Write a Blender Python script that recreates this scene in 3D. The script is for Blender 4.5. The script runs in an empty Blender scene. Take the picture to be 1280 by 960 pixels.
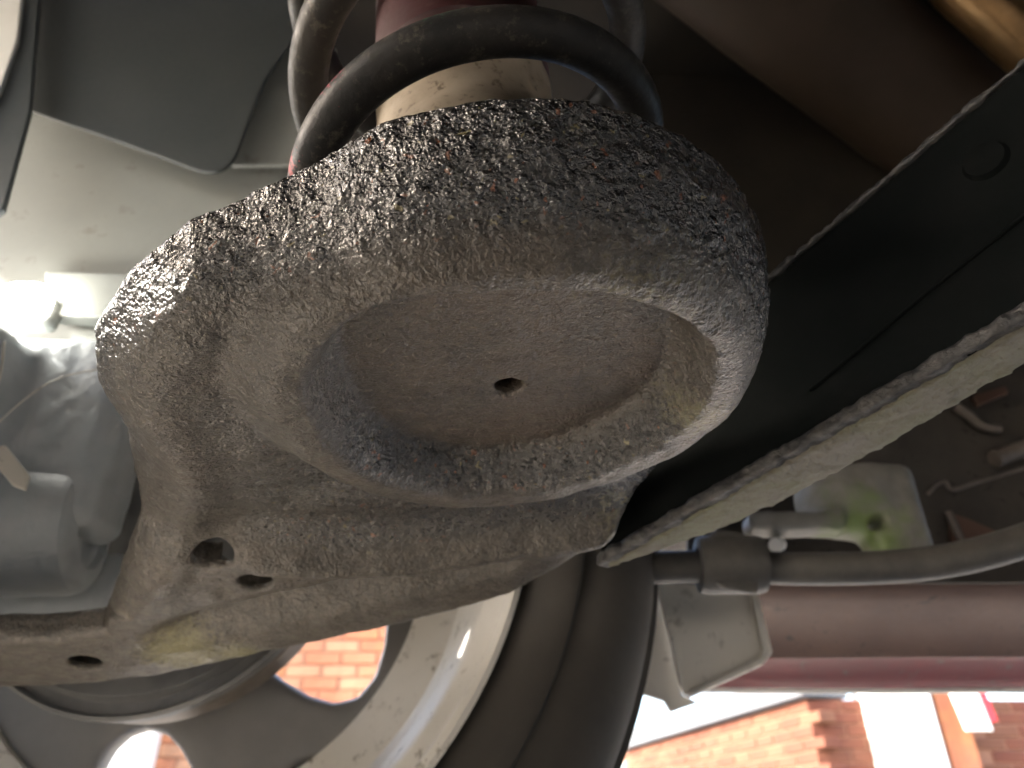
import bpy, math, random
import numpy as np
from mathutils import Vector, Matrix
random.seed(7)
rad = math.radians
SC = bpy.context.scene
COL = SC.collection

# ------------------------------------------------------------------ camera
CAM_Z = 0.20
PITCH = rad(32.0)
F_PX = 940.0
cd = bpy.data.cameras.new('camera')
cd.sensor_width = 36.0
cd.lens = F_PX / 1280.0 * 36.0
cd.clip_start = 0.01
cd.clip_end = 400.0
cd.dof.use_dof = True
cd.dof.focus_distance = 0.205
cd.dof.aperture_fstop = 15.0
cam = bpy.data.objects.new('camera', cd)
COL.objects.link(cam)
cam.location = (0, 0, CAM_Z)
cam.rotation_euler = (rad(90) + PITCH, 0, 0)
SC.camera = cam

# ------------------------------------------------------------------ light
TO_SUN = Vector((-0.82, -0.14, 0.56)).normalized()
SUN_EL = math.asin(TO_SUN.z)
SUN_AZ = math.atan2(TO_SUN.x, TO_SUN.y)
world = bpy.data.worlds.new('World')
SC.world = world
world.use_nodes = True
wn = world.node_tree
bg = wn.nodes['Background']
sky = wn.nodes.new('ShaderNodeTexSky')
sky.sky_type = 'NISHITA'
sky.sun_disc = False
sky.sun_elevation = SUN_EL
sky.sun_rotation = SUN_AZ
sky.dust_density = 4.0
wn.links.new(sky.outputs[0], bg.inputs[0])
bg.inputs[1].default_value = 0.15
sl = bpy.data.lights.new('sun', 'SUN')
sl.energy = 2.0
sl.angle = rad(0.5)
sl.color = (1.0, 0.95, 0.87)
sun = bpy.data.objects.new('sun', sl)
COL.objects.link(sun)
sun.location = TO_SUN * 20
sun.rotation_euler = TO_SUN.to_track_quat('Z', 'Y').to_euler()

SC.view_settings.view_transform = 'Standard'
SC.view_settings.look = 'None'
SC.view_settings.gamma = 1.0
SC.view_settings.use_curve_mapping = False
SC.view_settings.exposure = 2.95
SC.cycles.use_denoising = True
SC.cycles.use_adaptive_sampling = True
SC.cycles.adaptive_threshold = 0.03
SC.cycles.max_bounces = 6
SC.cycles.volume_bounces = 1

# ------------------------------------------------------------------ geometry of the view, used to read real places off rays
def ray(px, py):
    x, z = (px - 640) / F_PX, -(py - 480) / F_PX
    c, s = math.cos(PITCH), math.sin(PITCH)
    return Vector((x, c - z * s, s + z * c))
def at(px, py, Y):
    d = ray(px, py)
    return d * (Y / d.y) + Vector((0, 0, CAM_Z))
def atZ(px, py, z):
    d = ray(px, py)
    return d * ((z - CAM_Z) / d.z) + Vector((0, 0, CAM_Z))

# arm frame: origin = centre of the cup's lowest ring, u right, v outward, w up (millimetres)
ROLL = rad(-5)
AN = Vector((math.sin(ROLL), 0, math.cos(ROLL)))
AE1 = Vector((math.cos(ROLL), 0, -math.sin(ROLL)))
AE2 = Vector((0, 1, 0))
AO = (AE1 * 0.083 + AE2 * 1.77 + AN) * 0.112 + Vector((0, 0, CAM_Z))
ARM = Matrix(((AE1.x, AE2.x, AN.x, AO.x), (AE1.y, AE2.y, AN.y, AO.y), (AE1.z, AE2.z, AN.z, AO.z), (0, 0, 0, 1)))
def A(u, v, w):
    return ARM @ Vector((u * .001, v * .001, w * .001))

# ------------------------------------------------------------------ helpers
def tag(o, label=None, cat=None, group=None, kind=None):
    if label: o['label'] = label
    if cat: o['category'] = cat
    if group: o['group'] = group
    if kind: o['kind'] = kind
    return o
def empty(name, loc, label, cat, group=None):
    o = bpy.data.objects.new(name, None)
    COL.objects.link(o)
    o.location = loc
    o.empty_display_size = 0.02
    return tag(o, label, cat, group)
def link(name, me, mat=None, parent=None, smooth=True):
    o = bpy.data.objects.new(name, me)
    COL.objects.link(o)
    if mat: me.materials.append(mat)
    if smooth and len(me.polygons):
        me.polygons.foreach_set('use_smooth', [True] * len(me.polygons))
    if parent:
        o.parent = parent
        o.matrix_parent_inverse = Matrix.Translation(parent.location).inverted() if parent.parent is None else Matrix.Identity(4)
    return o
def mesh(name, verts, faces, mat=None, parent=None, smooth=True, sharp=None):
    me = bpy.data.meshes.new(name)
    me.from_pydata([tuple(v) for v in verts], [], faces)
    me.update()
    o = link(name, me, mat, parent, smooth)
    if sharp is not None:
        m = o.modifiers.new('s', 'EDGE_SPLIT')
        m.split_angle = rad(sharp)
    return o
def mesh_np(name, V, Q, mat=None, parent=None):
    me = bpy.data.meshes.new(name)
    me.vertices.add(len(V)); me.vertices.foreach_set('co', np.ascontiguousarray(V, np.float32).ravel())
    k = Q.shape[1]
    me.loops.add(Q.size); me.loops.foreach_set('vertex_index', np.ascontiguousarray(Q, np.int32).ravel())
    me.polygons.add(len(Q)); me.polygons.foreach_set('loop_start', np.arange(0, Q.size, k, dtype=np.int32))
    me.update(calc_edges=True)
    me.validate()
    return link(name, me, mat, parent)
def surface_nets(vol, origin, step):
    """vertices and quads of the zero level of a sampled distance field"""
    s = vol < 0
    nx, ny, nz = vol.shape
    cnt = np.zeros((nx-1, ny-1, nz-1), np.int8)
    for i in (0, 1):
        for j in (0, 1):
            for k in (0, 1):
                cnt += s[i:nx-1+i, j:ny-1+j, k:nz-1+k]
    cells = np.argwhere((cnt > 0) & (cnt < 8))
    idx = -np.ones(cnt.shape, np.int32)
    idx[tuple(cells.T)] = np.arange(len(cells))
    acc = np.zeros((len(cells), 3)); n = np.zeros(len(cells))
    cor = np.array([(i, j, k) for i in (0, 1) for j in (0, 1) for k in (0, 1)])
    val = {tuple(c): vol[cells[:, 0]+c[0], cells[:, 1]+c[1], cells[:, 2]+c[2]].astype(np.float64) for c in cor}
    for a in range(3):
        for c in cor:
            if c[a]: continue
            d = c.copy(); d[a] = 1
            va, vb = val[tuple(c)], val[tuple(d)]
            m = (va < 0) != (vb < 0)
            t = np.where(m, va / np.where(m, va - vb, 1), 0)
            p = np.repeat(c[None].astype(float), len(cells), 0); p[:, a] += t
            acc += p * m[:, None]; n += m
    V = (cells + acc / n[:, None]) * step + np.asarray(origin)
    Q = []
    for a in range(3):
        b, c = (a + 1) % 3, (a + 2) % 3
        sl0 = [slice(None)] * 3; sl1 = [slice(None)] * 3
        sl0[a] = slice(0, -1); sl1[a] = slice(1, None)
        for q in (b, c):
            sl0[q] = slice(1, -1); sl1[q] = slice(1, -1)
        s0, s1 = s[tuple(sl0)], s[tuple(sl1)]
        e = np.argwhere(s0 != s1)
        inside = s0[tuple(e.T)]
        e[:, b] += 1; e[:, c] += 1
        def ix(db, dc):
            g = e.copy(); g[:, b] -= db; g[:, c] -= dc
            return idx[tuple(g.T)]
        q4 = np.stack([ix(1, 1), ix(0, 1), ix(0, 0), ix(1, 0)], 1)
        q4[~inside] = q4[~inside][:, ::-1]
        Q.append(q4)
    return V, np.concatenate(Q)
_rng = np.random.default_rng(3)
_LAT = _rng.random((32, 32, 32)).astype(np.float32) * 2 - 1
def vnoise(P, scale):
    p = P * scale
    i = np.floor(p).astype(np.int64); f = p - i
    f = f * f * (3 - 2 * f)
    i &= 31; j = (i + 1) & 31
    def L(a, b, c): return _LAT[a, b, c]
    x0, y0, z0 = i.T; x1, y1, z1 = j.T
    fx, fy, fz = f.T
    return ((L(x0,y0,z0)*(1-fx)+L(x1,y0,z0)*fx)*(1-fy)+(L(x0,y1,z0)*(1-fx)+L(x1,y1,z0)*fx)*fy)*(1-fz) + \
           ((L(x0,y0,z1)*(1-fx)+L(x1,y0,z1)*fx)*(1-fy)+(L(x0,y1,z1)*(1-fx)+L(x1,y1,z1)*fx)*fy)*fz
def smin(a, b, k):
    h = np.clip(.5 + .5 * (b - a) / k, 0, 1)
    return b * (1 - h) + a * h - k * h * (1 - h)
def smax(a, b, k): return -smin(-a, -b, k)
def sstep(x, a, b):
    t = np.clip((x - a) / (b - a), 0, 1)
    return t * t * (3 - 2 * t)
def poly_sd(U, V, pts):
    pts = np.asarray(pts, float)
    d = np.full(U.shape, 1e9); sgn = np.ones(U.shape)
    n = len(pts); j = n - 1
    for i in range(n):
        ex, ey = pts[j] - pts[i]
        wx, wy = U - pts[i, 0], V - pts[i, 1]
        t = np.clip((wx*ex + wy*ey) / (ex*ex + ey*ey), 0, 1)
        bx, by = wx - ex*t, wy - ey*t
        d = np.minimum(d, bx*bx + by*by)
        c1 = V >= pts[i, 1]; c2 = V < pts[j, 1]; c3 = ex*wy > ey*wx
        flip = (c1 & c2 & c3) | (~c1 & ~c2 & ~c3)
        sgn = np.where(flip, -sgn, sgn)
        j = i
    return sgn * np.sqrt(d)
def sdf_object(name, fn, lo, hi, step, mat, parent=None, frame=None, rough=()):
    """fn(x,y,z) in mm -> distance in mm; returns a smooth-shaded mesh object"""
    ax = [np.arange(lo[i], hi[i] + step, step) for i in range(3)]
    X, Y, Z = np.meshgrid(*ax, indexing='ij', sparse=True)
    vol = np.asarray(fn(X, Y, Z), np.float32)
    V, Q = surface_nets(vol, lo, step)
    if rough:
        N = np_normals(V, Q)
        d = sum(vnoise(V, s) * a for s, a in rough)
        V = V + N * d[:, None]
    P = V * .001
    if frame is not None:
        M = np.array(frame)
        P = P @ M[:3, :3].T + M[:3, 3]
    return mesh_np(name, P, Q, mat, parent)
def np_normals(V, Q):
    fn = np.cross(V[Q[:, 2]] - V[Q[:, 0]], V[Q[:, 3]] - V[Q[:, 1]])
    N = np.zeros_like(V)
    for k in range(4): np.add.at(N, Q[:, k], fn)
    return N / np.maximum(np.linalg.norm(N, axis=1), 1e-9)[:, None]

def catmull(pts, n=8):
    pts = [Vector(p) for p in pts]
    out = []
    for i in range(len(pts) - 1):
        p0 = pts[max(i-1, 0)]; p1 = pts[i]; p2 = pts[i+1]; p3 = pts[min(i+2, len(pts)-1)]
        for k in range(n):
            t = k / n
            out.append(.5 * ((2*p1) + (p2-p0)*t + (2*p0-5*p1+4*p2-p3)*t*t + (-p0+3*p1-3*p2+p3)*t**3))
    out.append(pts[-1])
    return out
def tube(name, path, r, mat, parent=None, seg=16, jit=0.0, caps=True):
    V, F = [], []
    up = None
    n = len(path)
    for i, p in enumerate(path):
        t = (path[min(i+1, n-1)] - path[max(i-1, 0)]).normalized()
        if up is None:
            up = t.orthogonal().normalized()
        up = (up - t * up.dot(t)).normalized()
        b = t.cross(up)
        rr = r(i / (n-1)) if callable(r) else r
        for k in range(seg):
            a = 2 * math.pi * k / seg
            q = rr * (1 + random.uniform(-jit, jit))
            V.append(p + up * math.cos(a) * q + b * math.sin(a) * q)
    for i in range(n-1):
        for k in range(seg):
            k2 = (k + 1) % seg
            F.append((i*seg+k, i*seg+k2, (i+1)*seg+k2, (i+1)*seg+k))
    if caps:
        F.append(tuple(range(seg))[::-1]); F.append(tuple(range((n-1)*seg, n*seg)))
    return mesh(name, V, F, mat, parent, True, 50)
def lathe(name, prof, frame, mat, parent=None, seg=64, closed=False, jit=0.0, sharp=35):
    """prof: list of (radius, height); frame: 4x4 with z = axis"""
    V, F = [], []
    n = len(prof)
    for k in range(seg):
        a = 2 * math.pi * k / seg
        for (r, h) in prof:
            V.append(frame @ Vector((r * math.cos(a), r * math.sin(a), h + random.uniform(-jit, jit))))
    for k in range(seg):
        k2 = (k + 1) % seg
        for i in range(n - 1 + (1 if closed else 0)):
            i2 = (i + 1) % n
            F.append((k*n+i, k2*n+i, k2*n+i2, k*n+i2))
    return mesh(name, V, F, mat, parent, True, sharp)
def slab(name, corners, thick, mat, parent=None, bevel=.002, nrm=None, sub=0):
    """a plate: polygon of 3-D corners extruded by thick along its normal (or nrm)"""
    c = [Vector(p) for p in corners]
    if nrm is None:
        nrm = Vector((0, 0, 0))
        for i in range(len(c)):
            nrm += c[i].cross(c[(i+1) % len(c)])
        nrm.normalize()
    n = len(c)
    V = c + [p + nrm * thick for p in c]
    F = [tuple(range(n))[::-1], tuple(range(n, 2*n))]
    for i in range(n):
        j = (i + 1) % n
        F.append((i, j, n+j, n+i))
    o = mesh(name, V, F, mat, parent, False)
    if bevel:
        m = o.modifiers.new('b', 'BEVEL'); m.width = bevel; m.segments = 2; m.limit_method = 'ANGLE'
    return o
def axis_frame(p, z, x=None):
    z = Vector(z).normalized()
    x = Vector(x) if x is not None else z.orthogonal()
    x = (x - z * x.dot(z)).normalized()
    y = z.cross(x)
    return Matrix(((x.x, y.x, z.x, p[0]), (x.y, y.y, z.y, p[1]), (x.z, y.z, z.z, p[2]), (0, 0, 0, 1)))

# ------------------------------------------------------------------ materials
class NT:
    def __init__(self, name):
        self.m = bpy.data.materials.new(name); self.m.use_nodes = True
        self.t = self.m.node_tree
        self.b = self.t.nodes['Principled BSDF']
        self.co = self.t.nodes.new('ShaderNodeTexCoord').outputs['Object']
    def n(self, typ, **kw):
        x = self.t.nodes.new(typ)
        for k, v in kw.items(): setattr(x, k, v)
        return x
    def l(self, a, b): self.t.links.new(a, b)
    def noise(self, scale, detail=4, rough=.55, dist=0, co=None, stretch=None):
        x = self.n('ShaderNodeTexNoise')
        x.inputs['Scale'].default_value = scale; x.inputs['Detail'].default_value = detail
        x.inputs['Roughness'].default_value = rough; x.inputs['Distortion'].default_value = dist
        co = co or self.co
        if stretch:
            mp = self.n('ShaderNodeMapping'); mp.inputs['Scale'].default_value = stretch
            self.l(co, mp.inputs[0]); co = mp.outputs[0]
        self.l(co, x.inputs['Vector'])
        return x.outputs['Fac']
    def voro(self, scale, feature='F1', co=None, out='Distance'):
        x = self.n('ShaderNodeTexVoronoi', feature=feature)
        x.inputs['Scale'].default_value = scale
        self.l(co or self.co, x.inputs['Vector'])
        return x.outputs[out]
    def ramp(self, fac, stops):
        x = self.n('ShaderNodeValToRGB')
        e = x.color_ramp.elements
        while len(e) < len(stops): e.new(.5)
        for q, (p, c) in zip(e, stops):
            q.position = p
            q.color = (c, c, c, 1) if isinstance(c, (int, float)) else (*c, 1)
        self.l(fac, x.inputs[0])
        return x.outputs[0]
    def mix(self, fac, a, b, blend='MIX'):
        x = self.n('ShaderNodeMix', data_type='RGBA', blend_type=blend)
        for v, i in ((fac, 0), (a, 6), (b, 7)):
            if isinstance(v, (int, float)): x.inputs[i].default_value = v
            elif isinstance(v, tuple): x.inputs[i].default_value = (*v, 1)
            else: self.l(v, x.inputs[i])
        return x.outputs[2]
    def math(self, op, a, b=None, clamp=False):
        x = self.n('ShaderNodeMath', operation=op, use_clamp=clamp)
        for i, v in enumerate((a, b)):
            if v is None: continue
            if isinstance(v, (int, float)): x.inputs[i].default_value = v
            else: self.l(v, x.inputs[i])
        return x.outputs[0]
    def attr(self, name):
        x = self.n('ShaderNodeAttribute'); x.attribute_name = name
        return x.outputs['Fac']
    def bump(self, h, strength=.5, dist=.001, prev=None):
        x = self.n('ShaderNodeBump'); x.inputs['Strength'].default_value = strength
        x.inputs['Distance'].default_value = dist
        self.l(h, x.inputs['Height'])
        if prev is not None: self.l(prev, x.inputs['Normal'])
        return x.outputs[0]
    def set(self, col=None, rough=None, metal=None, normal=None, spec=None):
        for k, v in (('Base Color', col), ('Roughness', rough), ('Metallic', metal), ('Normal', normal), ('Specular IOR Level', spec)):
            if v is None: continue
            if isinstance(v, (int, float)): self.b.inputs[k].default_value = v
            elif isinstance(v, tuple): self.b.inputs[k].default_value = (*v, 1)
            else: self.l(v, self.b.inputs[k])
        return self.m

def worn(name, ca, cb, scale=30, rough=.6, bump=.15, bscale=300, metal=0, spots=None, spec=.5):
    """a painted or bare surface: two close tones in cloudy patches, fine grain, optional spots"""
    t = NT(name)
    f = t.ramp(t.noise(scale, 5, .6), [(.35, 0.), (.68, 1.)])
    c = t.mix(f, ca, cb)
    g = t.noise(bscale, 4, .7)
    if spots:
        s = t.ramp(t.noise(scale * 4, 6, .75), [(.58, 0.), (.66, 1.)])
        c = t.mix(s, c, spots)
    r = t.math('ADD', t.math('MULTIPLY', g, .3), rough - .15)
    return t.set(c, r, metal, t.bump(g, bump, .001), spec)

def make_arm_mat():
    t = NT('arm_metal')
    crust_shade = t.attr('crust_shade'); moss = t.attr('moss'); grit = t.attr('grit')
    n1 = t.noise(50, 4, .65)
    n2 = t.noise(400, 3, .65, .5)
    med = t.noise(140, 4, .7, .7)
    fine = t.noise(900, 2, .6)
    dust = t.mix(t.ramp(n1, [(.3, 0.), (.7, 1.)]), (.054, .045, .034), (.112, .096, .074))
    dust = t.mix(t.ramp(n2, [(.34, 1.), (.56, 0.)]), dust, (.04, .032, .024))
    dust = t.mix(t.ramp(med, [(.38, .8), (.56, 0.)]), dust, (.034, .027, .02))
    dust = t.mix(t.math('MULTIPLY', t.attr('rust'), t.ramp(n1, [(.34, .15), (.6, .55)])), dust, (.1, .068, .046))
    dust = t.mix(t.ramp(fine, [(.6, 0.), (.74, .5)]), dust, (.22, .195, .155))
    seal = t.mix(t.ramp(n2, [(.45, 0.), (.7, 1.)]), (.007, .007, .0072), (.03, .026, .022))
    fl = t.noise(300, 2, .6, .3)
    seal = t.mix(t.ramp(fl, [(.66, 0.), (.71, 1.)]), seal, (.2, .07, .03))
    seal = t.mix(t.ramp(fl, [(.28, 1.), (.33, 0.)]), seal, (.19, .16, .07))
    m = t.math('ADD', crust_shade, t.math('MULTIPLY', t.math('SUBTRACT', n2, .5), .8))
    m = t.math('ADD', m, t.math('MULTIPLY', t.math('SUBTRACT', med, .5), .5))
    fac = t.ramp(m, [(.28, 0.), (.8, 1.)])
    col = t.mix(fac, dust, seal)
    mm = t.math('ADD', moss, t.math('MULTIPLY', t.math('SUBTRACT', n2, .5), 1.1))
    col = t.mix(t.ramp(mm, [(.4, 0.), (.85, .65)]), col, (.2, .185, .075))
    rough = t.mix(fac, t.ramp(fine, [(.3, .24), (.7, .5)]), t.ramp(n2, [(.35, .1), (.65, .36)]))
    h = t.math('ADD', t.math('MULTIPLY', t.noise(330, 3, .6, .4), t.math('ADD', t.math('MULTIPLY', grit, .75), .3)), t.math('MULTIPLY', t.noise(850, 2, .6, .3), .45))
    x = t.n('ShaderNodeBump'); x.inputs['Distance'].default_value = .003
    t.l(t.math('ADD', t.math('MULTIPLY', grit, .4), .6), x.inputs['Strength']); t.l(h, x.inputs['Height'])
    t.l(t.math('ADD', t.math('MULTIPLY', fac, .6), .36), t.b.inputs['Coat Weight'])
    t.b.inputs['Coat Roughness'].default_value = .1
    t.b.inputs['Coat IOR'].default_value = 1.7
    t.l(x.outputs[0], t.b.inputs['Coat Normal'])
    return t.set(col, rough, 0, x.outputs[0], .5)
M = {}
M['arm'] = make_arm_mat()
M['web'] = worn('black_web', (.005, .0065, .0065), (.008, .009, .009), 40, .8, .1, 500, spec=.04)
M['web_edge'] = worn('flaky_edge', (.03, .03, .032), (.09, .085, .08), 160, .35, 1.0, 420)
def flange_mat():
    t = NT('mossy_flange')
    n = t.noise(45, 5, .6, .3); g = t.noise(500, 5, .7, .5)
    c = t.mix(t.ramp(n, [(.35, 0.), (.65, 1.)]), (.18, .168, .14), (.18, .185, .12))
    c = t.mix(t.ramp(g, [(.34, .8), (.54, 0.)]), c, (.15, .13, .09))
    return t.set(c, .65, 0, t.bump(g, .9, .002))
M['flange'] = flange_mat()
def coil_point(a):
    w = 100.5 + (a - 270) * (62 / 360.)
    R = 62.0 + .075 * max(w - 100, 0)
    return A(R * math.cos(rad(a)) - 2, R * math.sin(rad(a)) + 2, w)
def spring_mat():
    t = NT('spring_paint')
    g = t.noise(250, 4, .6); n = t.noise(30, 4, .6)
    c = t.mix(t.ramp(n, [(.4, 0.), (.7, 1.)]), (.012, .012, .012), (.035, .031, .026))
    gz = t.noise(400, 3, .7)
    for a, off, r, cc in ((203, (-.004, 0, .002), .011, (.34, .06, .06)), (231, (-.003, 0, .004), .010, (.3, .03, .05)), (262, (0, -.001, .006), .0105, (.025, .11, .045))):
        p = coil_point(a) + Vector(off)
        v = t.n('ShaderNodeVectorMath', operation='DISTANCE')
        v.inputs[1].default_value = tuple(p); t.l(t.co, v.inputs[0])
        d = t.math('ADD', v.outputs['Value'], t.math('MULTIPLY', t.math('SUBTRACT', gz, .5), .02))
        c = t.mix(t.ramp(t.math('DIVIDE', d, r), [(.55, .85), (.75, 0.)]), c, cc)
    c = t.mix(t.ramp(t.noise(160, 5, .75), [(.56, 0.), (.68, .6)]), c, (.11, .095, .075))
    return t.set(c, t.ramp(g, [(.3, .42), (.7, .65)]), 0, t.bump(g, .4, .001), .3)
M['spring'] = spring_mat()
M['tan'] = worn('dusty_tube', (.33, .275, .21), (.2, .16, .115), 45, .55, .2, 260, spots=(.1, .075, .05))
M['red'] = worn('dull_red', (.04, .007, .009), (.03, .009, .009), 40, .45, .1, 300, spots=(.06, .03, .025))
M['rubber'] = worn('black_rubber', (.018, .018, .018), (.035, .034, .032), 40, .65, .15, 400)
M['tyre'] = worn('tyre_rubber', (.05, .046, .041), (.068, .062, .054), 18, .75, .12, 500, spec=.2)
M['alloy'] = worn('silver_wheel_paint', (.76, .73, .67), (.66, .63, .57), 14, .5, .1, 350, 0, spots=(.3, .27, .22))
M['wheelback'] = worn('wheel_back', (.17, .165, .16), (.22, .213, .205), 14, .5, .1, 300, .2)
M['disc'] = worn('brake_shield', (.12, .125, .13), (.2, .2, .2), 25, .45, .15, 300, .5)
M['knuckle'] = worn('hazed_knuckle', (.4, .44, .465), (.48, .505, .525), 35, .4, .5, 260, .0)  # pale bluish base carries the hazy veil on the left in its colour
M['archgrey'] = worn('grey_arch_panel', (.24, .25, .235), (.3, .305, .285), 8, .55, .12, 200, spots=(.2, .195, .175))
M['archdark'] = worn('dark_arch_liner', (.045, .052, .055), (.06, .066, .068), 9, .5, .08, 250)
M['white'] = worn('white_plastic', (.78, .77, .74), (.7, .69, .65), 20, .4, .05, 300)
M['floor'] = worn('underseal_brown', (.018, .013, .009), (.028, .02, .015), 9, .6, .2, 120, spec=.15)
M['floordark'] = worn('underseal_dark', (.014, .0125, .011), (.022, .019, .015), 12, .65, .2, 120, spec=.12)
M['bronze'] = worn('tarnished_shield', (.17, .105, .05), (.1, .062, .03), 45, .36, .35, 90, .9)
M['bar'] = worn('bar_paint', (.05, .047, .043), (.09, .083, .072), 40, .5, .2, 350)
M['bracket'] = worn('grey_bracket', (.66, .63, .56), (.74, .7, .63), 14, .5, .12, 300, spots=(.4, .37, .32))
M['sill'] = worn('sill_red', (.15, .012, .016), (.11, .018, .018), 14, .35, .12, 200, spots=(.1, .06, .05))
M['sillunder'] = worn('sill_underside', (.09, .05, .036), (.13, .075, .053), 12, .45, .2, 150, spots=(.045, .03, .023), spec=.4)
def cast_mat():
    t = NT('mossy_casting')
    n = t.noise(22, 5, .6, .4); g = t.noise(300, 5, .7)
    c = t.mix(t.ramp(n, [(.35, 0.), (.65, 1.)]), (.3, .285, .255), (.17, .16, .14))
    v = t.n('ShaderNodeVectorMath', operation='DISTANCE')
    p = at(1078, 662, .5); v.inputs[1].default_value = tuple(p); t.l(t.co, v.inputs[0])
    d = t.math('ADD', v.outputs['Value'], t.math('MULTIPLY', t.math('SUBTRACT', t.noise(60, 4, .6), .5), .06))
    c = t.mix(t.ramp(d, [(.006, .9), (.034, 0.)]), c, (.18, .25, .07))
    return t.set(c, .55, .1, t.bump(g, .4, .0012))
M['cast'] = cast_mat()
M['plug'] = worn('dull_plug', (.018, .018, .017), (.03, .03, .028), 60, .6, .2, 300, spec=.12)
M['innersill'] = worn('inner_sill_dirt', (.05, .044, .038), (.08, .07, .06), 14, .7, .3, 120, spots=(.03, .026, .022), spec=.2)
M['clutter'] = worn('dull_steel', (.12, .1, .085), (.2, .17, .145), 40, .5, .3, 300, .3)

# ------------------------------------------------------------------ ground
def ground():
    t = NT('worn_concrete')
    n = t.noise(1.5, 6, .6); g = t.noise(90, 5, .7)
    c = t.mix(t.ramp(n, [(.3, 0.), (.7, 1.)]), (.34, .31, .27), (.42, .385, .335))
    c = t.mix(t.ramp(g, [(.35, .5), (.5, 0.)]), c, (.2, .195, .185))
    m = t.set(c, .85, 0, t.bump(g, .4, .004))
    V = [(-40, -40, 0), (40, -40, 0), (40, 40, 0), (-40, 40, 0)]
    return tag(mesh('ground', V, [(0, 1, 2, 3)], m, None, False), kind='structure')
ground()
# ------------------------------------------------------------------ suspension arm with its spring cup
arm = empty('suspension_arm', A(0, 0, 0), 'rusty crusted pressed steel suspension arm with round spring cup filling the middle', 'suspension arm')
ARM_STEP = 0.8
def arm_body():
    lo, hi, st = (-306, -98, -34), (96, 236, 52), ARM_STEP
    u = np.arange(lo[0], hi[0] + st, st); v = np.arange(lo[1], hi[1] + st, st); w = np.arange(lo[2], hi[2] + st, st)
    U, V = np.meshgrid(u, v, indexing='ij')
    r = np.hypot(U, V); th = np.arctan2(V, U)
    ring_pts = [((77+2.2*max(math.cos(a),0)+3.5*max(math.cos(a-.45),0)**4)*math.cos(a), (77+3.5*max(math.cos(a-.45),0)**4)*math.sin(a)) for a in np.radians(np.arange(38, -125, -7))]
    out = ring_pts + [(-58, -61), (-75, -56), (-90, -45), (-108, -24), (-117, -3), (-120, 24), (-128, 47), (-138, 70), (-150, 91), (-164, 113),
        (-179, 139), (-192, 161), (-218, 163), (-240, 160), (-320, 165), (-320, 216), (-265, 214), (-228, 219), (-185, 217), (-135, 203), (-76, 188), (-31, 175),
        (0, 161), (24, 138), (33, 128), (44, 106), (56, 82)]
    do = poly_sd(U, V, out)
    do = do - 2.0
    # pressed underside
    vv = V - 60
    hp = 12.5 - .2 * np.where(vv > 0, vv, 0) - 8 * sstep(-V, 5, 60) * sstep(-U, 40, 90)
    crest_v = 104 + 15 * np.exp(-((U + 35) / 75) ** 2)
    hp = hp - 5.5 * sstep(-U, 62, 92) * (1 - sstep(V, 15, 80))
    cf = sstep(U, -135, -95)
    hp = hp - 8 * np.exp(-((V - crest_v) / 8) ** 2) * cf + 4 * np.exp(-((V - crest_v + 24) / 13) ** 2)
    far_v = np.interp(U, [-185, -135, -76, -31, 0, 22, 53], [210, 198, 183, 170, 156, 134, 80])
    gv = far_v - 34 + 8 * sstep(U, -60, 10)
    hp = hp + 13 * np.exp(-((V - gv) / 10) ** 2) * sstep(U, -185, -140) * (1 - sstep(U, -20, 15))
    hp = hp - 5.0 * np.exp(-((do + 17) / 11) ** 2) * sstep(-U, 85, 110) * sstep(-V, -165, -120)      # rounded lip along the left flank
    ri = 66 + 1.5 * np.cos(th * 3 + .6) - 2.2 * np.exp(-((th + 1.62) / .35) ** 2) + 1.8 * np.exp(-((th + 2.1) / .3) ** 2)
    ringw = np.where(r > ri, 6 * ((r - ri) / 10) ** 2, 15.5 * np.where(V < 0, sstep(ri - r, 3 + 2 * sstep(V, -30, 0), 12 + 7 * sstep(V, -45, 0)), sstep(ri - r, 5, 19)) + 1.2 * sstep(ri - r, 18, 60))
    dish = -1.6 * np.exp(-((r - 52) / 6) ** 2)
    h = np.where(r < ri, ringw, smin(hp, ringw, 6.0 + 9 * sstep(-U, 10, 60) * (1 - sstep(V, 0, 60)))) + dish * 0
    near = sstep(-V, -45, 15) * sstep(U, -118, -70)
    k = 5 + 14 * near + 8 * sstep(-U, 95, 120) * (V < 150)
    top = 41.5 + 1.5 * sstep(U, -10, 40) - 17 * sstep(-U, 25, 108) - 5 * sstep(-U, 125, 185) - .12 * np.maximum(V - 40, 0)
    taper = .13 + .45 * sstep(-U, 60, 110) * (1 - sstep(V, 60, 130))
    W = w[None, None, :]
    d = h[:, :, None] - W
    side = do[:, :, None] - taper[:, :, None] * (W - 12)
    d = smax(d, side, k[:, :, None])
    d = smax(d, W - top[:, :, None], 4.0)
    def hole(cu, cv, cr, w0, w1):
        q = np.hypot(U - cu, V - cv)[:, :, None] - cr
        return np.maximum(np.maximum(q, W - w1), w0 - W)
    for cu, cv, cr, w1 in ((-123, 102, 8.3, 24), (-113, 129, 7.3, 20), (-213, 191, 7.5, 2), (1, 10, 4.4, 40)):
        d = smax(d, -hole(cu, cv, cr, -40, w1), 1.2)
    hh = h[:, :, None]
    for cu, cv, cr in ((-123, 102, 17), (-113, 129, 16), (-213, 191, 16)):       # the pressing is hollow behind its holes
        q = np.hypot(U - cu, V - cv)[:, :, None] - cr
        d = np.maximum(d, -np.maximum(np.maximum(q, hh + 3.2 - W), W - hh - 17))
    d = smax(d, -hole(0, 0, 62, 25, 60), 3.0)
    P, Q = surface_nets(d.astype(np.float32), lo, st)
    N = np_normals(P, Q)
    pu, pv, pw = P.T
    rr = np.hypot(pu, pv)
    flare = sstep(-pu, 40, 120)
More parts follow.
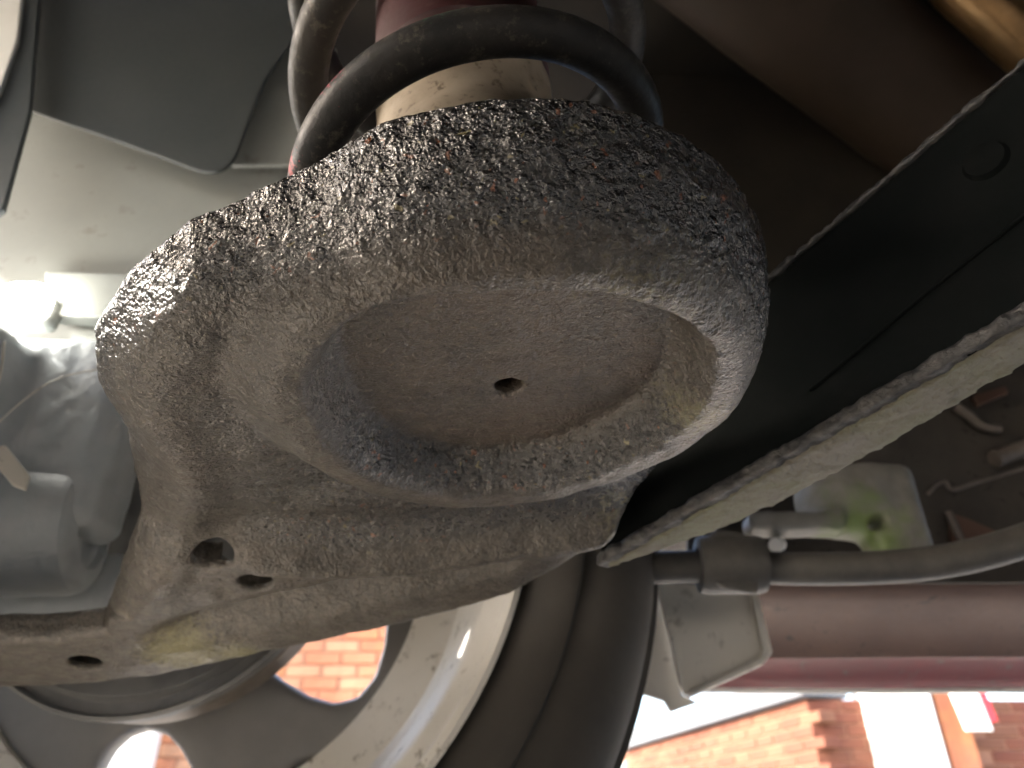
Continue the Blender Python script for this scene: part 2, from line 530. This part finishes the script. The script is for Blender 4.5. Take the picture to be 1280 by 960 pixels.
    nearw = sstep(pw, 0, 18) * (rr > 68) * sstep(-pv, -75, -20)
    crust_shade = .12 + .75 * nearw * (1 - .45 * flare)
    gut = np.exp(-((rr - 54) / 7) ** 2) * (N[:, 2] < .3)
    crust_shade = np.maximum(crust_shade, .12 + .6 * gut * sstep(pv, -30, 40))
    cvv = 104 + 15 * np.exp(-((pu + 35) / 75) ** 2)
    grit = np.clip(crust_shade, 0, 1)
    oil_shade = sstep(rr, 77, 82) * (1 - sstep(pv, cvv - 15, cvv - 3)) * sstep(pv, 15, 55) * sstep(pu, -125, -90) * (N[:, 2] < .2)  # oily grime in the valley, with the valley's shade painted in as colour
    crust_shade = np.maximum(crust_shade, .12 + .5 * oil_shade)
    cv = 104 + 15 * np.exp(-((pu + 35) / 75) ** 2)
    crust_shade -= .35 * np.exp(-((pv - cv - 6) / 11) ** 2) * (pv > 70) * (pu > -140)  # crest paled: dust, with the light along the ridge painted in
    crust_shade = np.clip(crust_shade + vnoise(P, 1/22.) * .12, 0, 1)
    moss = np.zeros(len(P))
    def spot(cu, cv, cr, a):
        np.maximum(moss, a * np.exp(-((pu - cu) ** 2 + (pv - cv) ** 2) / cr ** 2), out=moss)
    spot(62, 12, 18, .7); spot(30, -50, 26, .5); spot(-88, -45, 18, .3); spot(-165, 190, 26, .95); spot(-140, 196, 16, .9); spot(45, 95, 18, .5)
    amp = (.38 + .8 * grit) * (1 - .35 * flare)
    disp = vnoise(P, 1/9.) * .5 + amp * (vnoise(P, 1/3.2) * .5 + vnoise(P + 31, 1/1.9) * .25)
    P = P + N * disp[:, None]
    Mx = np.array(ARM)
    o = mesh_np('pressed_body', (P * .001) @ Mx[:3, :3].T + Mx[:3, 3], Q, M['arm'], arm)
    for nm, arr in (('crust_shade', crust_shade), ('grit', grit), ('moss', moss), ('rust', np.maximum(1 - sstep(rr, 44, 52), .35 * sstep(vnoise(P, 1/28.), .1, .6)))):
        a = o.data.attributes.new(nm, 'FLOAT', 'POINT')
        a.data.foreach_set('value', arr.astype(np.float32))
    return o
arm_body()

# channel side wall and flange of the arm (s runs from its outer end towards the camera's right)
CT = Vector((.6436, -.7653, .1624)); CP = Vector((.767, .645, 0)); C0 = Vector((.049, .320, .113 + CAM_Z))
CH = Vector((CT.x, CT.y, 0)).normalized()
def CW(s, p, z):       # s along, p outward across, z up (mm)
    return C0 + CH * (s * .001) + CP * (p * .001) + Vector((0, 0, z * .001 + .0001624 * s / .9866 * 1.0))
web_frame = Matrix(((CH.x, CP.x, 0, C0.x), (CH.y, CP.y, 0, C0.y), (0, 0, 1, C0.z), (0, 0, 0, 1)))
def web_sdf(s, p, z):
    zb = .1635 * s; zt = 70 + .2545 * s
    q = np.maximum(np.abs(p - 2) - 2.2, np.maximum(zb - z, z - zt))
    q = np.maximum(q, np.maximum(-14 - s, s - 268))
    return q + p * 0
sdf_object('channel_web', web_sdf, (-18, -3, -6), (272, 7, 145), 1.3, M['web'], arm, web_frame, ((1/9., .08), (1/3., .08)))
def edge_strip(name, fn, half, mat, s0, s1, amp):
    def f(s, p, z):
        return np.maximum(np.maximum(np.abs(p - 1.5) - half[0], np.abs(z - fn(s)) - half[1]), np.maximum(s0 - s, s - s1))
    lo = (s0 - 3, 1.5 - half[0] - 3, min(fn(s0), fn(s1)) - half[1] - 4); hi = (s1 + 3, 1.5 + half[0] + 3, max(fn(s0), fn(s1)) + half[1] + 4)
    return sdf_object(name, f, lo, hi, .9, mat, arm, web_frame, ((1/6., amp), (1/2.2, amp)))
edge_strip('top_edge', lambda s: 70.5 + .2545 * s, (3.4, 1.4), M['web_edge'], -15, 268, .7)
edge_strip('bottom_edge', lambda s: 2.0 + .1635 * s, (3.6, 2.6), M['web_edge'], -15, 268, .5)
def flange_sdf(s, p, z):
    wd = np.interp(s, [-12, 8, 32, 66, 101, 121, 164, 268], [4, 10, 19, 25, 25, 24, 20.7, 14])
    zz = .1635 * s - .02 * p
    q = np.maximum(np.abs(z - zz - .3) - 1.9, np.maximum(2 - p, p - wd))
    return np.maximum(q, np.maximum(-12 - s, s - 268))
sdf_object('channel_flange', flange_sdf, (-16, -1, -8), (272, 40, 50), 1.0, M['flange'], arm, web_frame, ((1/8., .5), (1/2.6, .45)))
wf = axis_frame(web_frame @ Vector((.181, -.001, .092)), -CP)
lathe('web_plug', [(0, .0022), (.004, .002), (.0065, .0012), (.0078, -.001)], wf, M['web'], arm, 32)
tube('web_rib', [web_frame @ Vector((.100, -.0008, .036)), web_frame @ Vector((.150, -.0008, .053)), web_frame @ Vector((.262, -.0008, .087))], .0007, M['web'], arm, 8)
# ------------------------------------------------------------------ coil spring and shock absorber
def helix():
    return [coil_point(100 + i * 2.6) for i in range(360)]
tag(tube('coil_spring', helix(), .0076, M['spring'], None, 20), 'black coil spring with red and green paint marks above the spring cup', 'coil spring')
shock = empty('shock_absorber', A(-6, 6, 30), 'tan dusty shock absorber with dull red collar inside the coil spring', 'shock absorber')
sf = ARM @ Matrix.Translation((-.006, .004, 0))
lathe('dust_tube', [(.0335, .100), (.0365, .102), (.0372, .108), (.035, .114), (.0355, .135), (.0362, .150), (.035, .158), (.03, .158), (.03, .100)], sf, M['tan'], shock, 72, True)
lathe('bump_rubber', [(.0, .06), (.022, .06), (.026, .068), (.024, .078), (.028, .088), (.0295, .1), (.0295, .16)], sf, M['rubber'], shock, 48)
lathe('hole_light_stop', [(.0, .0262), (.056, .0262), (.058, .028), (.058, .033), (.056, .035), (.0, .035)], sf, M['rubber'], shock, 48)  # added disc that shuts out light through the centre hole
lathe('piston_rod', [(.008, .026), (.008, .07)], sf, M['clutter'], shock, 24)
lathe('upper_collar', [(.034, .1585), (.0365, .162), (.0365, .24), (.034, .246), (.0, .246)], sf, M['red'], shock, 64)

# ------------------------------------------------------------------ wheel
WX, WZ = -.230, CAM_Z + .185
wheel = empty('wheel', (WX, .52, WZ), 'silver alloy wheel with black tyre seen from inside, below the arm', 'wheel')
wfr = Matrix(((1, 0, 0, WX), (0, 0, 1, 0), (0, -1, 0, WZ), (0, 0, 0, 1)))     # local z = world +Y
tyre = lathe('tyre', [(.2385, .431), (.243, .4235), (.250, .4175), (.262, .413), (.271, .411), (.2735, .412), (.275, .4165), (.284, .4155), (.296, .418), (.306, .424),
    (.314, .434), (.319, .448), (.321, .47), (.3215, .53), (.321, .59), (.318, .612), (.308, .632), (.285, .642), (.25, .635), (.2385, .622)], wfr, M['tyre'], wheel, 160, True)
for yy in (.475, .505, .545, .575):
    lathe('tread_rib', [(.3205, yy - .011), (.3245, yy - .009), (.3245, yy + .009), (.3205, yy + .011)], wfr, M['tyre'], tyre, 120)
lathe('rim_barrel', [(.2415, .4205), (.2425, .4165), (.2395, .4145), (.2355, .4165), (.2325, .423), (.2265, .4285), (.2215, .437), (.2195, .455), (.2175, .468), (.2115, .481), (.208, .495), (.204, .515), (.196, .532), (.164, .551), (.164, .575), (.205, .60), (.215, .612), (.2385, .618),
    (.2385, .61), (.22, .60), (.211, .59), (.214, .5), (.224, .47), (.2285, .44), (.2385, .432)], wfr, M['alloy'], wheel, 160, True, 0, 30)
def face_holes():
    def rel(l):
        return [((at(x, y, .556).x - WX) * 1000, (at(x, y, .556).z - WZ) * 1000) for x, y in l]
    hA = rel([(318, 822), (345, 848), (382, 870), (415, 879), (445, 872), (468, 845), (480, 805), (484, 765), (462, 738), (420, 740), (380, 765), (345, 795)])
    hB = rel([(112, 965), (128, 935), (150, 915), (178, 906), (205, 914), (224, 935), (240, 965), (258, 1010), (240, 1050), (180, 1060), (120, 1050), (98, 1010)])
    hC = rel([(362, 962), (373, 951), (388, 949), (402, 955), (412, 975), (405, 1005), (385, 1015), (365, 1000), (358, 980)])
    return hA, hB, hC
HO = face_holes()
def rot(l, a):
    c, s = math.cos(a), math.sin(a)
    return [(x*c - y*s, x*s + y*c) for x, y in l]
def wheel_face(x, y, z):     # x,z in wheel plane, y depth; mm relative to the hub
    X = x[:, :, 0]; 
    XX, ZZ = np.broadcast_arrays(x[:, 0, 0][:, None], z[0, 0, :][None, :])
    r = np.hypot(XX, ZZ)
    hole = np.full(r.shape, 1e9)
    for l in HO + (rot(HO[0], 1.6), rot(HO[0], 2.7)):
        hole = np.minimum(hole, poly_sd(XX, ZZ, l))
    rib = 0 * hole
    dish = 20 * sstep(-r, -205, -120) * 0
    
    top = (-8 - rib - 16 * sstep(-r, -92, -60))[:, None, :]
    d = np.maximum(top - y, y - 14 + 0 * XX[:, None, :])
    d = smax(d, (r - 166)[:, None, :] + 0 * y, 4)
    d = smax(d, -(hole[:, None, :] + 1.5) + 0 * y, 8)
    return d
sdf_object('wheel_face', wheel_face, (-214, -42, -214), (214, 22, 214), 3.2, M['wheelback'], wheel, Matrix.Translation((WX, .566, WZ)))
bd = empty('brake_disc', (WX, .48, WZ), 'grey brake disc behind the lower flange of the arm', 'brake disc')
lathe('disc_shield', [(.0, .470), (.06, .470), (.085, .462), (.108, .462), (.111, .468), (.117, .468), (.119, .464), (.121, .466), (.121, .474), (.11, .478), (.0, .478)], wfr, M['disc'], bd, 96)
lathe('friction_ring', [(.07, .486), (.1155, .486), (.117, .488), (.117, .508), (.1155, .51), (.07, .51)], wfr, M['clutter'], bd, 96, True)
lathe('hub', [(.0, .478), (.055, .478), (.058, .49), (.058, .552), (.0, .552)], wfr, M['disc'], bd, 48)

# ------------------------------------------------------------------ knuckle
def rbox(x, y, z, c, h, r):
    qx, qy, qz = np.abs(x - c[0]) - h[0] + r, np.abs(y - c[1]) - h[1] + r, np.abs(z - c[2]) - h[2] + r
    return np.sqrt(np.maximum(qx, 0)**2 + np.maximum(qy, 0)**2 + np.maximum(qz, 0)**2) + np.minimum(np.maximum(qx, np.maximum(qy, qz)), 0) - r
kn = empty('steering_knuckle', at(60, 560, .38), 'cast knuckle with haze put into its bluish colour, round bushing boss and unseen added sun blocks, left of the arm', 'knuckle')
def mm(p): return np.array((p.x * 1000, p.y * 1000, p.z * 1000))
k1 = mm(at(60, 520, .385)); k2 = mm(at(30, 420, .40)); k3 = mm(at(60, 760, .44))
def knuckle_sdf(x, y, z):
    d = rbox(x, y, z, k1 + (-20, 18, -6), (64, 24, 62), 12)
    d = smin(d, rbox(x, y, z, k2 + (-30, 22, -16), (50, 22, 18), 10), 16)
    d = smin(d, rbox(x, y, z, k3 + (-10, 14, 8), (70, 16, 26), 9), 10)
    d = smin(d, rbox(x, y, z, np.array((-365, 240, CAM_Z * 1000 + 124)), (75, 140, 110), 14), 20)  # added block out of view, shades the lower left flank from sun
    d = smin(d, rbox(x, y, z, np.array((-370, 352, CAM_Z * 1000 + 150)), (80, 52, 112), 12), 12)  # added block out of view, keeps sun off the tyre and knuckle
    d = smin(d, rbox(x, y, z, np.array((-388, 325, CAM_Z * 1000 + 255)), (17, 31, 112), 8), 12)  # taller added block out of view, shades the tyre sidewall
    return d
sdf_object('knuckle_and_sun_blocks', knuckle_sdf, (-470, 90, 200), (k1[0] + 110, k1[1] + 130, 560), 2.4, M['knuckle'], kn, None, ((1/25., 1.2), (1/6., .5)))
bo = at(22, 664, .405)
bfr = axis_frame(bo, Vector((1, .12, .06)))
lathe('bushing_boss', [(.0, -.09), (.034, -.09), (.036, -.085), (.036, .030), (.0345, .036), (.031, .039), (.022, .041), (.021, .037), (.0, .037)], bfr, M['knuckle'], kn, 56)
sl_ = [at(-6, 556, .352), at(6, 556, .352), at(36, 594, .352), at(30, 612, .352), at(14, 606, .352), at(-8, 580, .352)]
slab('pad_clip', sl_, .003, M['bracket'], kn, .001, Vector((0, 1, 0)))
tube('wear_wire', catmull([at(-20, 545, .36), at(30, 500, .353), at(70, 474, .353), at(115, 463, .353), at(160, 455, .36)]), .0004, M['bracket'], kn, 8)
tube('wear_wire', catmull([at(-12, 510, .352), at(0, 470, .35), at(5, 430, .35), at(4, 400, .36)]), .0007, M['bracket'], kn, 8)

# ------------------------------------------------------------------ wheel arch panels, upper left
def poly_round(pts, rads, n=6):
    out = []
    k = len(pts)
    for i in range(k):
        p, a, b = Vector(pts[i]), Vector(pts[i-1]), Vector(pts[(i+1) % k])
        r = rads[i] if isinstance(rads, (list, tuple)) else rads
        if r <= 0: out.append(p); continue
        d1 = (a - p); d2 = (b - p)
        q1 = p + d1.normalized() * min(r, d1.length * .45); q2 = p + d2.normalized() * min(r, d2.length * .45)
        for j in range(n + 1):
            t = j / n
            out.append(q1 * (1-t)**2 + p * 2*t*(1-t) + q2 * t*t)
    return out
def pix_slab(name, pts, Y, thick, mat, parent=None, rads=0, bevel=.0012, slope=0):
    pp = [at(x, y, Y + slope * (y - pts[0][1])) for x, y in poly_round([Vector((p[0], p[1], 0)) for p in pts], rads) and [(q.x, q.y) for q in poly_round([Vector((p[0], p[1], 0)) for p in pts], rads)]]
    return slab(name, pp, thick, mat, parent, bevel, Vector((0, 1, 0)))
ar = empty('wheel_arch_panel', at(150, 330, .40), 'pale grey inner wheel arch panel behind the arm, upper left', 'arch panel')
pix_slab('panel_sheet', [(-60, 60), (420, 60), (420, 330), (250, 420), (-60, 440)], .405, .003, M['archgrey'], ar)
pix_slab('panel_step', [(288, 206), (300, 150), (336, 98), (420, 150), (420, 206)], .392, .004, M['archgrey'], ar, [0, 0, 10, 0, 0])
pix_slab('panel_rib', [(55, 338), (165, 342), (165, 400), (58, 392)], .388, .012, M['archgrey'], ar, 6, .003)
dl = pix_slab('arch_liner', [(52, -60), (36, 138), (150, 178), (262, 219), (292, 205), (330, 100), (380, 30), (420, -60)], .372, .003, M['archdark'], None, [0, 0, 0, 30, 25, 20, 0, 0], .0015)
tag(dl, 'dark grey plastic arch liner sheet with rounded lower corner', 'arch liner')
e1 = pix_slab('liner_flange', [(34, -60), (53, -60), (37, 140), (4, 262), (-60, 300), (-60, 220), (0, 112), (22, 50)], .352, .004, M['archdark'], None, 0, .001)
tag(e1, 'narrow bluish grey liner flange along the upper left edge', 'liner flange')
e2 = pix_slab('arch_lip', [(-60, -60), (33, -60), (21, 50), (-1, 112), (-60, 215)], .347, .004, M['white'], None, 0, .001)
tag(e2, 'scuffed off-white arch lip in the top left corner', 'arch lip')
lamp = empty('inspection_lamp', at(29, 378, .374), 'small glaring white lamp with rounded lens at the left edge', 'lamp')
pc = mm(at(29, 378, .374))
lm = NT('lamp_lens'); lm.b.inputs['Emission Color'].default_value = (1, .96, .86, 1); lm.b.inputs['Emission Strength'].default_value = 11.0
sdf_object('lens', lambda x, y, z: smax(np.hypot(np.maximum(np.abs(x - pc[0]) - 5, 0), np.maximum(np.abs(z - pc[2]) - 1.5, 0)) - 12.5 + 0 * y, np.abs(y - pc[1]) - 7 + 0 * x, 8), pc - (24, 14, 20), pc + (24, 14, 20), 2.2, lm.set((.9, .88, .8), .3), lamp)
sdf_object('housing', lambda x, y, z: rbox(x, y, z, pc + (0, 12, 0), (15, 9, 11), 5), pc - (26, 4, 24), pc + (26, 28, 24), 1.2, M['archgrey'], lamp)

# ------------------------------------------------------------------ car underbody
ub = empty('car_underbody', (.4, .2, CAM_Z + .38), 'dark brown undersealed car floor above the spring and arm', 'car floor')
FZ = CAM_Z + .64
slab('floor_panel', [(-.95, -1.5, FZ), (2.4, -1.5, FZ), (2.4, .74, FZ), (-.795, .74, FZ), (-.795, .22, FZ), (-.846, .19, FZ), (-.846, -.2, FZ)], .004, M['floordark'], ub, 0)  # unseen left edge notched to let a band of sun reach the arm
slab('opposite_sill', [(-.95, -1.42, FZ - .003), (2.38, -1.42, FZ - .003), (2.38, -1.42, .22), (-.95, -1.42, .22)], .03, M['floordark'], ub, 0, Vector((0, -1, 0)))
slab('added_sun_screen', [(-.52, -1.39, FZ - .003), (-.52, -.35, FZ - .003), (-.52, -.35, .14), (-.52, -1.39, .14)], .03, M['floordark'], ub, 0, Vector((-1, 0, 0)))  # unseen added sheet, darkens the near side by shading the ground
slab('added_sun_screen', [(-.52, -.349, .585), (-.52, .10, .585), (-.52, .10, .12), (-.52, -.349, .12)], .03, M['floordark'], ub, 0, Vector((-1, 0, 0)))  # lower added sheet, keeps sun off the ground beneath the arm
slab('front_skirt', [(2.3, -1.4, FZ - .003), (2.3, .44, FZ - .003), (2.3, .44, .22), (2.3, -1.4, .22)], .03, M['floordark'], ub, 0, Vector((1, 0, 0)))
def pslab(name, pts, thick, mat, parent, bevel=.002):
    return slab(name, [at(*p) for p in pts], thick, mat, parent, bevel, Vector((0, .6, .8)))
tk = tube('fuel_tank', catmull([at(760, -175, .30), at(985, 0, .36), at(1130, 110, .41), at(1420, 335, .50)], 12), .06, M['floor'], None, 64)
tag(tk, 'dark brown rounded fuel tank above the channel, upper right', 'fuel tank')
slab('side_wall', [(.10, .46, FZ + .004), (2.4, .46, FZ + .004), (2.4, .46, CAM_Z + .36), (.16, .46, CAM_Z + .36)], .004, M['floordark'], ub, 0, Vector((0, 1, 0)))
ep = tube('exhaust_pipe', [at(1120, -110, .30), at(1200, -20, .315), at(1290, 60, .335), at(1420, 190, .36)], .021, M['bronze'], None, 40)
tag(ep, 'tarnished golden brown exhaust pipe in the top right corner', 'exhaust pipe')

# ------------------------------------------------------------------ things behind the channel, right
cst = empty('cast_bracket', at(1070, 640, .5), 'pale cast bracket with a bright green moss patch below the channel', 'bracket')
c1 = mm(at(1065, 615, .50)); c2 = mm(at(1120, 640, .50)); c3 = mm(at(1000, 650, .49))
def cast_sdf(x, y, z):
    d = np.sqrt(((x - c1[0]) / 1.25) ** 2 + ((y - c1[1] - 20) / 1.1) ** 2 + (z - c1[2]) ** 2) - 27
    d = smin(d, rbox(x, y, z, c2 + (0, 12, -2), (20, 18, 40), 9), 12)
    d = smin(d, rbox(x, y, z, c3 + (0, 14, 2), (34, 12, 7), 5), 12)
    d = smax(d, -(np.hypot(x - c1[0] - 12, z - c1[2] + 24) - 5 + 0 * y), 3)
    return d
sdf_object('casting', cast_sdf, c1 - (95, 45, 65), c1 + (80, 85, 70), 1.8, M['cast'], cst, None, ((1/18., 1.0), (1/5., .4)))
tube('mounting_stud', [at(970, 682, .485), at(974, 680, .51)], .005, M['white'], cst, 16)
bar = empty('stabilizer_bar', at(1000, 705, .45), 'long dark brown stabilizer bar running below the channel to the right', 'stabilizer bar')
tube('bar_rod', catmull([at(640, 722, .46), at(740, 714, .455), at(880, 708, .45), at(1000, 711, .445), at(1100, 709, .44), at(1180, 701, .435), at(1260, 682, .43), at(1380, 640, .42)], 10), .0098, M['bar'], bar, 24)
b0 = at(914, 706, .449)
bf = axis_frame(b0, Vector((1, -.02, .0)))
lathe('clamp_bush', [(.0105, -.021), (.0165, -.020), (.0175, -.016), (.0175, .015), (.0165, .019), (.0105, .02)], bf, M['bar'], bar, 40)
pix_slab('clamp_strap', [(886, 668), (900, 660), (950, 672), (948, 742), (905, 735), (884, 720)], .438, .004, M['bar'], bar, 6, .0012)
hz = empty('brake_pipe_clip', at(1200, 560, .578), 'tangle of small rusty pipe clips at the right edge', 'pipe clips')
tube('hook_rod', catmull([at(1195, 508, .578), at(1212, 520, .578), at(1228, 533, .578), at(1250, 537, .578)]), 0.0042, M['clutter'], hz, 12)
tube('thick_rod', catmull([at(1243, 574, .578), at(1275, 562, .578), at(1330, 545, .578)]), .0078, M['clutter'], hz, 16)
tube('thin_pipe', catmull([at(1160, 617, .578), at(1170, 606, .578), at(1182, 603, .578), at(1192, 612, .578), at(1230, 600, .578), at(1330, 570, .578)]), .0017, M['clutter'], hz, 10)
pix_slab('tab_plate', [(1216, 494), (1256, 482), (1262, 490), (1224, 506)], .578, .006, M['sillunder'], hz, 2)
pix_slab('gusset_plate', [(1188, 640), (1215, 650), (1256, 668), (1254, 680), (1190, 690)], .579, .006, M['sillunder'], hz, 3)
tube('pin_rod', catmull([at(1185, 640, .578), at(1195, 662, .578), at(1202, 676, .578)]), .0032, M['clutter'], hz, 10)
bk = pix_slab('inner_sill_panel', [(860, 400), (1420, 300), (1420, 728), (860, 728)], .586, .004, M['innersill'], None, 0, 0)
tag(bk, 'black inner sill sheet behind the bracket and pipe clips', 'sill panel')

# red sill: an extruded section along the car
sill = empty('side_sill', at(1100, 800, .65), 'dark red painted car sill above the brick wall, lower right', 'sill')
def extrude_x(name, prof, x0, x1, mat, parent, n=24, wob=.0):
    V, F = [], []
    k = len(prof)
    for i in range(n + 1):
        x = x0 + (x1 - x0) * i / n
        for (y, z) in prof:
            V.append((x, y + random.uniform(-wob, wob), z + random.uniform(-wob, wob)))
    for i in range(n):
        for j in range(k - 1):
            F.append((i*k+j, (i+1)*k+j, (i+1)*k+j+1, i*k+j+1))
    return mesh(name, V, F, mat, parent, True, 40)
def zp(y, Y): return at(1100, y, Y).z
X0 = at(905, 840, .66).x
extrude_x('sill_underside', [(.585, zp(690, .585)), (.60, zp(735, .60)), (.615, zp(752, .615)), (.63, zp(768, .63)), (.655, zp(790, .655)), (.67, zp(812, .67)), (.675, zp(822, .675))], X0, 2.4, M['sillunder'], sill, 24, .0012)
extrude_x('sill_face', [(.676, zp(821, .676)), (.684, zp(826, .684)), (.70, zp(846, .70)), (.708, zp(858, .708)), (.712, zp(860, .712))], X0 - .012, 2.4, M['sill'], sill, 24, .0008)
extrude_x('sill_seam', [(.712, zp(860, .712)), (.714, zp(866, .714)), (.717, zp(867, .717)), (.718, zp(858, .718)), (.73, zp(820, .73) + .1), (.73, zp(820, .73) + .25)], X0 - .03, 2.4, M['bracket'], sill, 24, .0006)

mb = empty('mudflap_bracket', at(880, 800, .60), 'pale grey folded mudflap bracket right of the tyre', 'bracket')
pix_slab('bracket_sheet', [(800, 700), (936, 700), (946, 736), (962, 812), (955, 824), (862, 866), (848, 856), (826, 730)], .60, .003, M['bracket'], mb, [0, 0, 0, 8, 8, 10, 6, 0], .001)
pix_slab('folded_edge', [(936, 730), (946, 732), (966, 815), (955, 830), (862, 872), (858, 866), (950, 822), (954, 812)], .594, .008, M['bracket'], mb, 3, .0015)
pix_slab('edge_rib', [(819, 720), (827, 720), (862, 864), (856, 870)], .595, .006, M['bracket'], mb, 2, .0015)
pix_slab('side_flap', [(785, 700), (819, 715), (852, 868), (872, 878), (838, 890), (830, 876), (785, 862)], .61, .004, M['bracket'], mb, 3, .001)

# ------------------------------------------------------------------ brick walls outside
def brick_mats():
    ms = []
    for i, (a, b) in enumerate((((.33, .12, .06), (.38, .16, .085)), ((.38, .17, .085), (.32, .14, .08)), ((.3, .1, .055), (.35, .15, .064)), ((.4, .22, .125), (.34, .16, .09)))):
        ms.append(worn('brick_%d' % i, a, b, 9, .85, .4, 120))
    return ms
BM = brick_mats()
MORTAR = worn('mortar', (.26, .125, .078), (.23, .115, .07), 12, .9, .3, 90)
def brick_mesh(m):
    L, H, D = .183, .056, .1
    o = mesh('brick', [(x, y, z) for x in (0, L) for y in (0, D) for z in (0, H)], [(0, 1, 3, 2), (4, 6, 7, 5), (0, 4, 5, 1), (2, 3, 7, 6), (0, 2, 6, 4), (1, 5, 7, 3)], m, None, False)
    me = o.data
    import bmesh
    bm = bmesh.new(); bm.from_mesh(me)
    bmesh.ops.bevel(bm, geom=bm.edges[:], offset=.005, segments=1, affect='EDGES')
    bm.to_mesh(me); bm.free()
    bpy.data.objects.remove(o)
    return me
BRICKS = [brick_mesh(m) for m in BM]
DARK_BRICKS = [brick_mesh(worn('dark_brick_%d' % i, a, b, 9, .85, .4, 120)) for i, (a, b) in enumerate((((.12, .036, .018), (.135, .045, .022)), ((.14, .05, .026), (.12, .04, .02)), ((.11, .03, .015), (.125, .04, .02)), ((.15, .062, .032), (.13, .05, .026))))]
def brick_face(parent, p0, direction, ncol, nrow, skip=(), kinds=None):
    """courses of bricks along direction from p0, faces flush 6 mm proud of the mortar core"""
    d = Vector((direction[0], direction[1], 0)).normalized()
    nin = Vector((-d.y, d.x, 0))
    R = Matrix(((d.x, nin.x, 0), (d.y, nin.y, 0), (0, 0, 1))).to_4x4()
    for r in range(nrow):
        for c in range(ncol):
            s = (c + (.5 if r % 2 else 0)) * .192
            if any(a <= s + .1 <= b for a, b in skip): continue
            me = random.choice(kinds or BRICKS)
            o = bpy.data.objects.new('brick', me); COL.objects.link(o)
            o.parent = parent
            pos = Vector(p0) + d * s + Vector((0, 0, r * .064)) + nin * random.uniform(-.002, .002)
            o.matrix_parent_inverse = Matrix.Translation(parent.location).inverted()
            o.matrix_basis = Matrix.Translation(pos) @ R
    L = ncol * .192 - .012
    a = Vector(p0) + nin * .008 + Vector((0, 0, -.01))
    q = [a, a + d * L, a + d * L + nin * .19, a + nin * .19]
    slab('mortar_core', q, nrow * .064 + .005, MORTAR, parent, 0, Vector((0, 0, 1)))
    return d, nin
# low wall with pale coping, receding to the left, and its front return
CX = at(1006, 866, 4.5)
ROWS = 15
rw = empty('brick_wall', (CX.x, CX.y, 0), 'orange brick garden wall with pale coping, lower right beyond the sill', 'brick wall')
Lw = at(786, 937, 6.96)
dl_ = Vector((CX.x - Lw.x, CX.y - Lw.y, 0)); n1 = int(dl_.length / .192) + 1
dl_.normalize()
TOPZ = CX.z - .03
Z0 = TOPZ - ROWS * .064
st = Vector((CX.x, CX.y, Z0)) - dl_ * (n1 * .192)
brick_face(rw, st, dl_, n1, ROWS, (), DARK_BRICKS)
brick_face(rw, (CX.x, CX.y, Z0), (1, .02), 15, ROWS, ((.46, .9),), DARK_BRICKS)
nin = Vector((-dl_.y, dl_.x, 0))
a_ = st - nin * .05; b_ = Vector((CX.x, CX.y, Z0)) - nin * .05 + dl_ * .04
h_ = ROWS * .064 + .006
slab('coping_stone', [a_ + Vector((0, 0, h_)), b_ + Vector((0, 0, h_)), b_ + nin * .3 + Vector((0, 0, h_)), a_ + nin * .3 + Vector((0, 0, h_))], .13, worn('coping', (.11, .12, .135), (.09, .1, .115), 6, .7, .2, 60), rw, .01, Vector((0, 0, 1)))
gp = slab('gate_post', [at(1084, 960, 4.4) * 1, ] and [(at(1092, 900, 4.4).x, 4.4, 0), (at(1172, 900, 4.4).x, 4.4, 0), (at(1172, 900, 4.4).x, 4.62, 0), (at(1092, 900, 4.4).x, 4.62, 0)], 1.5, M['white'], None, .01, Vector((0, 0, 1)))
tag(gp, 'off-white painted gate post standing before the brick wall', 'post')
gp2 = slab('red_pier', [(at(1176, 900, 4.42).x, 4.42, 0), (at(1212, 900, 4.42).x, 4.42, 0), (at(1212, 900, 4.42).x, 4.62, 0), (at(1176, 900, 4.42).x, 4.62, 0)], 1.5, BM[2], None, .01, Vector((0, 0, 1)))
tag(gp2, 'narrow reddish brick pier right of the white gate post', 'pier')
s0 = at(1218, 888, 4.3)
sg = slab('notice_plate', [s0 + Vector((-.07, 0, -.1)), s0 + Vector((.07, 0, -.1)), s0 + Vector((.05, 0, .1)), s0 + Vector((-.1, 0, .1))], .02, M['white'], None, .006, Vector((0, 1, 0)))
tag(sg, 'small white and red plate on the brick wall by the pier', 'plate')
slab('red_edge', [s0 + Vector((.071, -.002, -.06)), s0 + Vector((.11, -.002, -.05)), s0 + Vector((.09, -.002, .1)), s0 + Vector((.052, -.002, .1))], .02, worn('bright_red', (.55, .03, .04), (.5, .03, .04), 20, .4, .05), sg, .004, Vector((0, 1, 0)))
# wall seen through the wheel
gw = empty('house_wall', (-2.4, 4.2, 0), 'pale orange brick house wall glimpsed through the wheel openings', 'brick wall')
brick_face(gw, (-3.6, 4.2, .42), (1, 0), 16, 18)
bp = slab('white_post', [(at(134, 935, 4.1).x, 4.05, 0), (at(194, 935, 4.1).x, 4.05, 0), (at(194, 935, 4.1).x, 4.16, 0), (at(134, 935, 4.1).x, 4.16, 0)], 2.0, M['white'], None, .02, Vector((0, 0, 1)))
tag(bp, 'white post in front of the house wall, seen through a wheel opening', 'post')
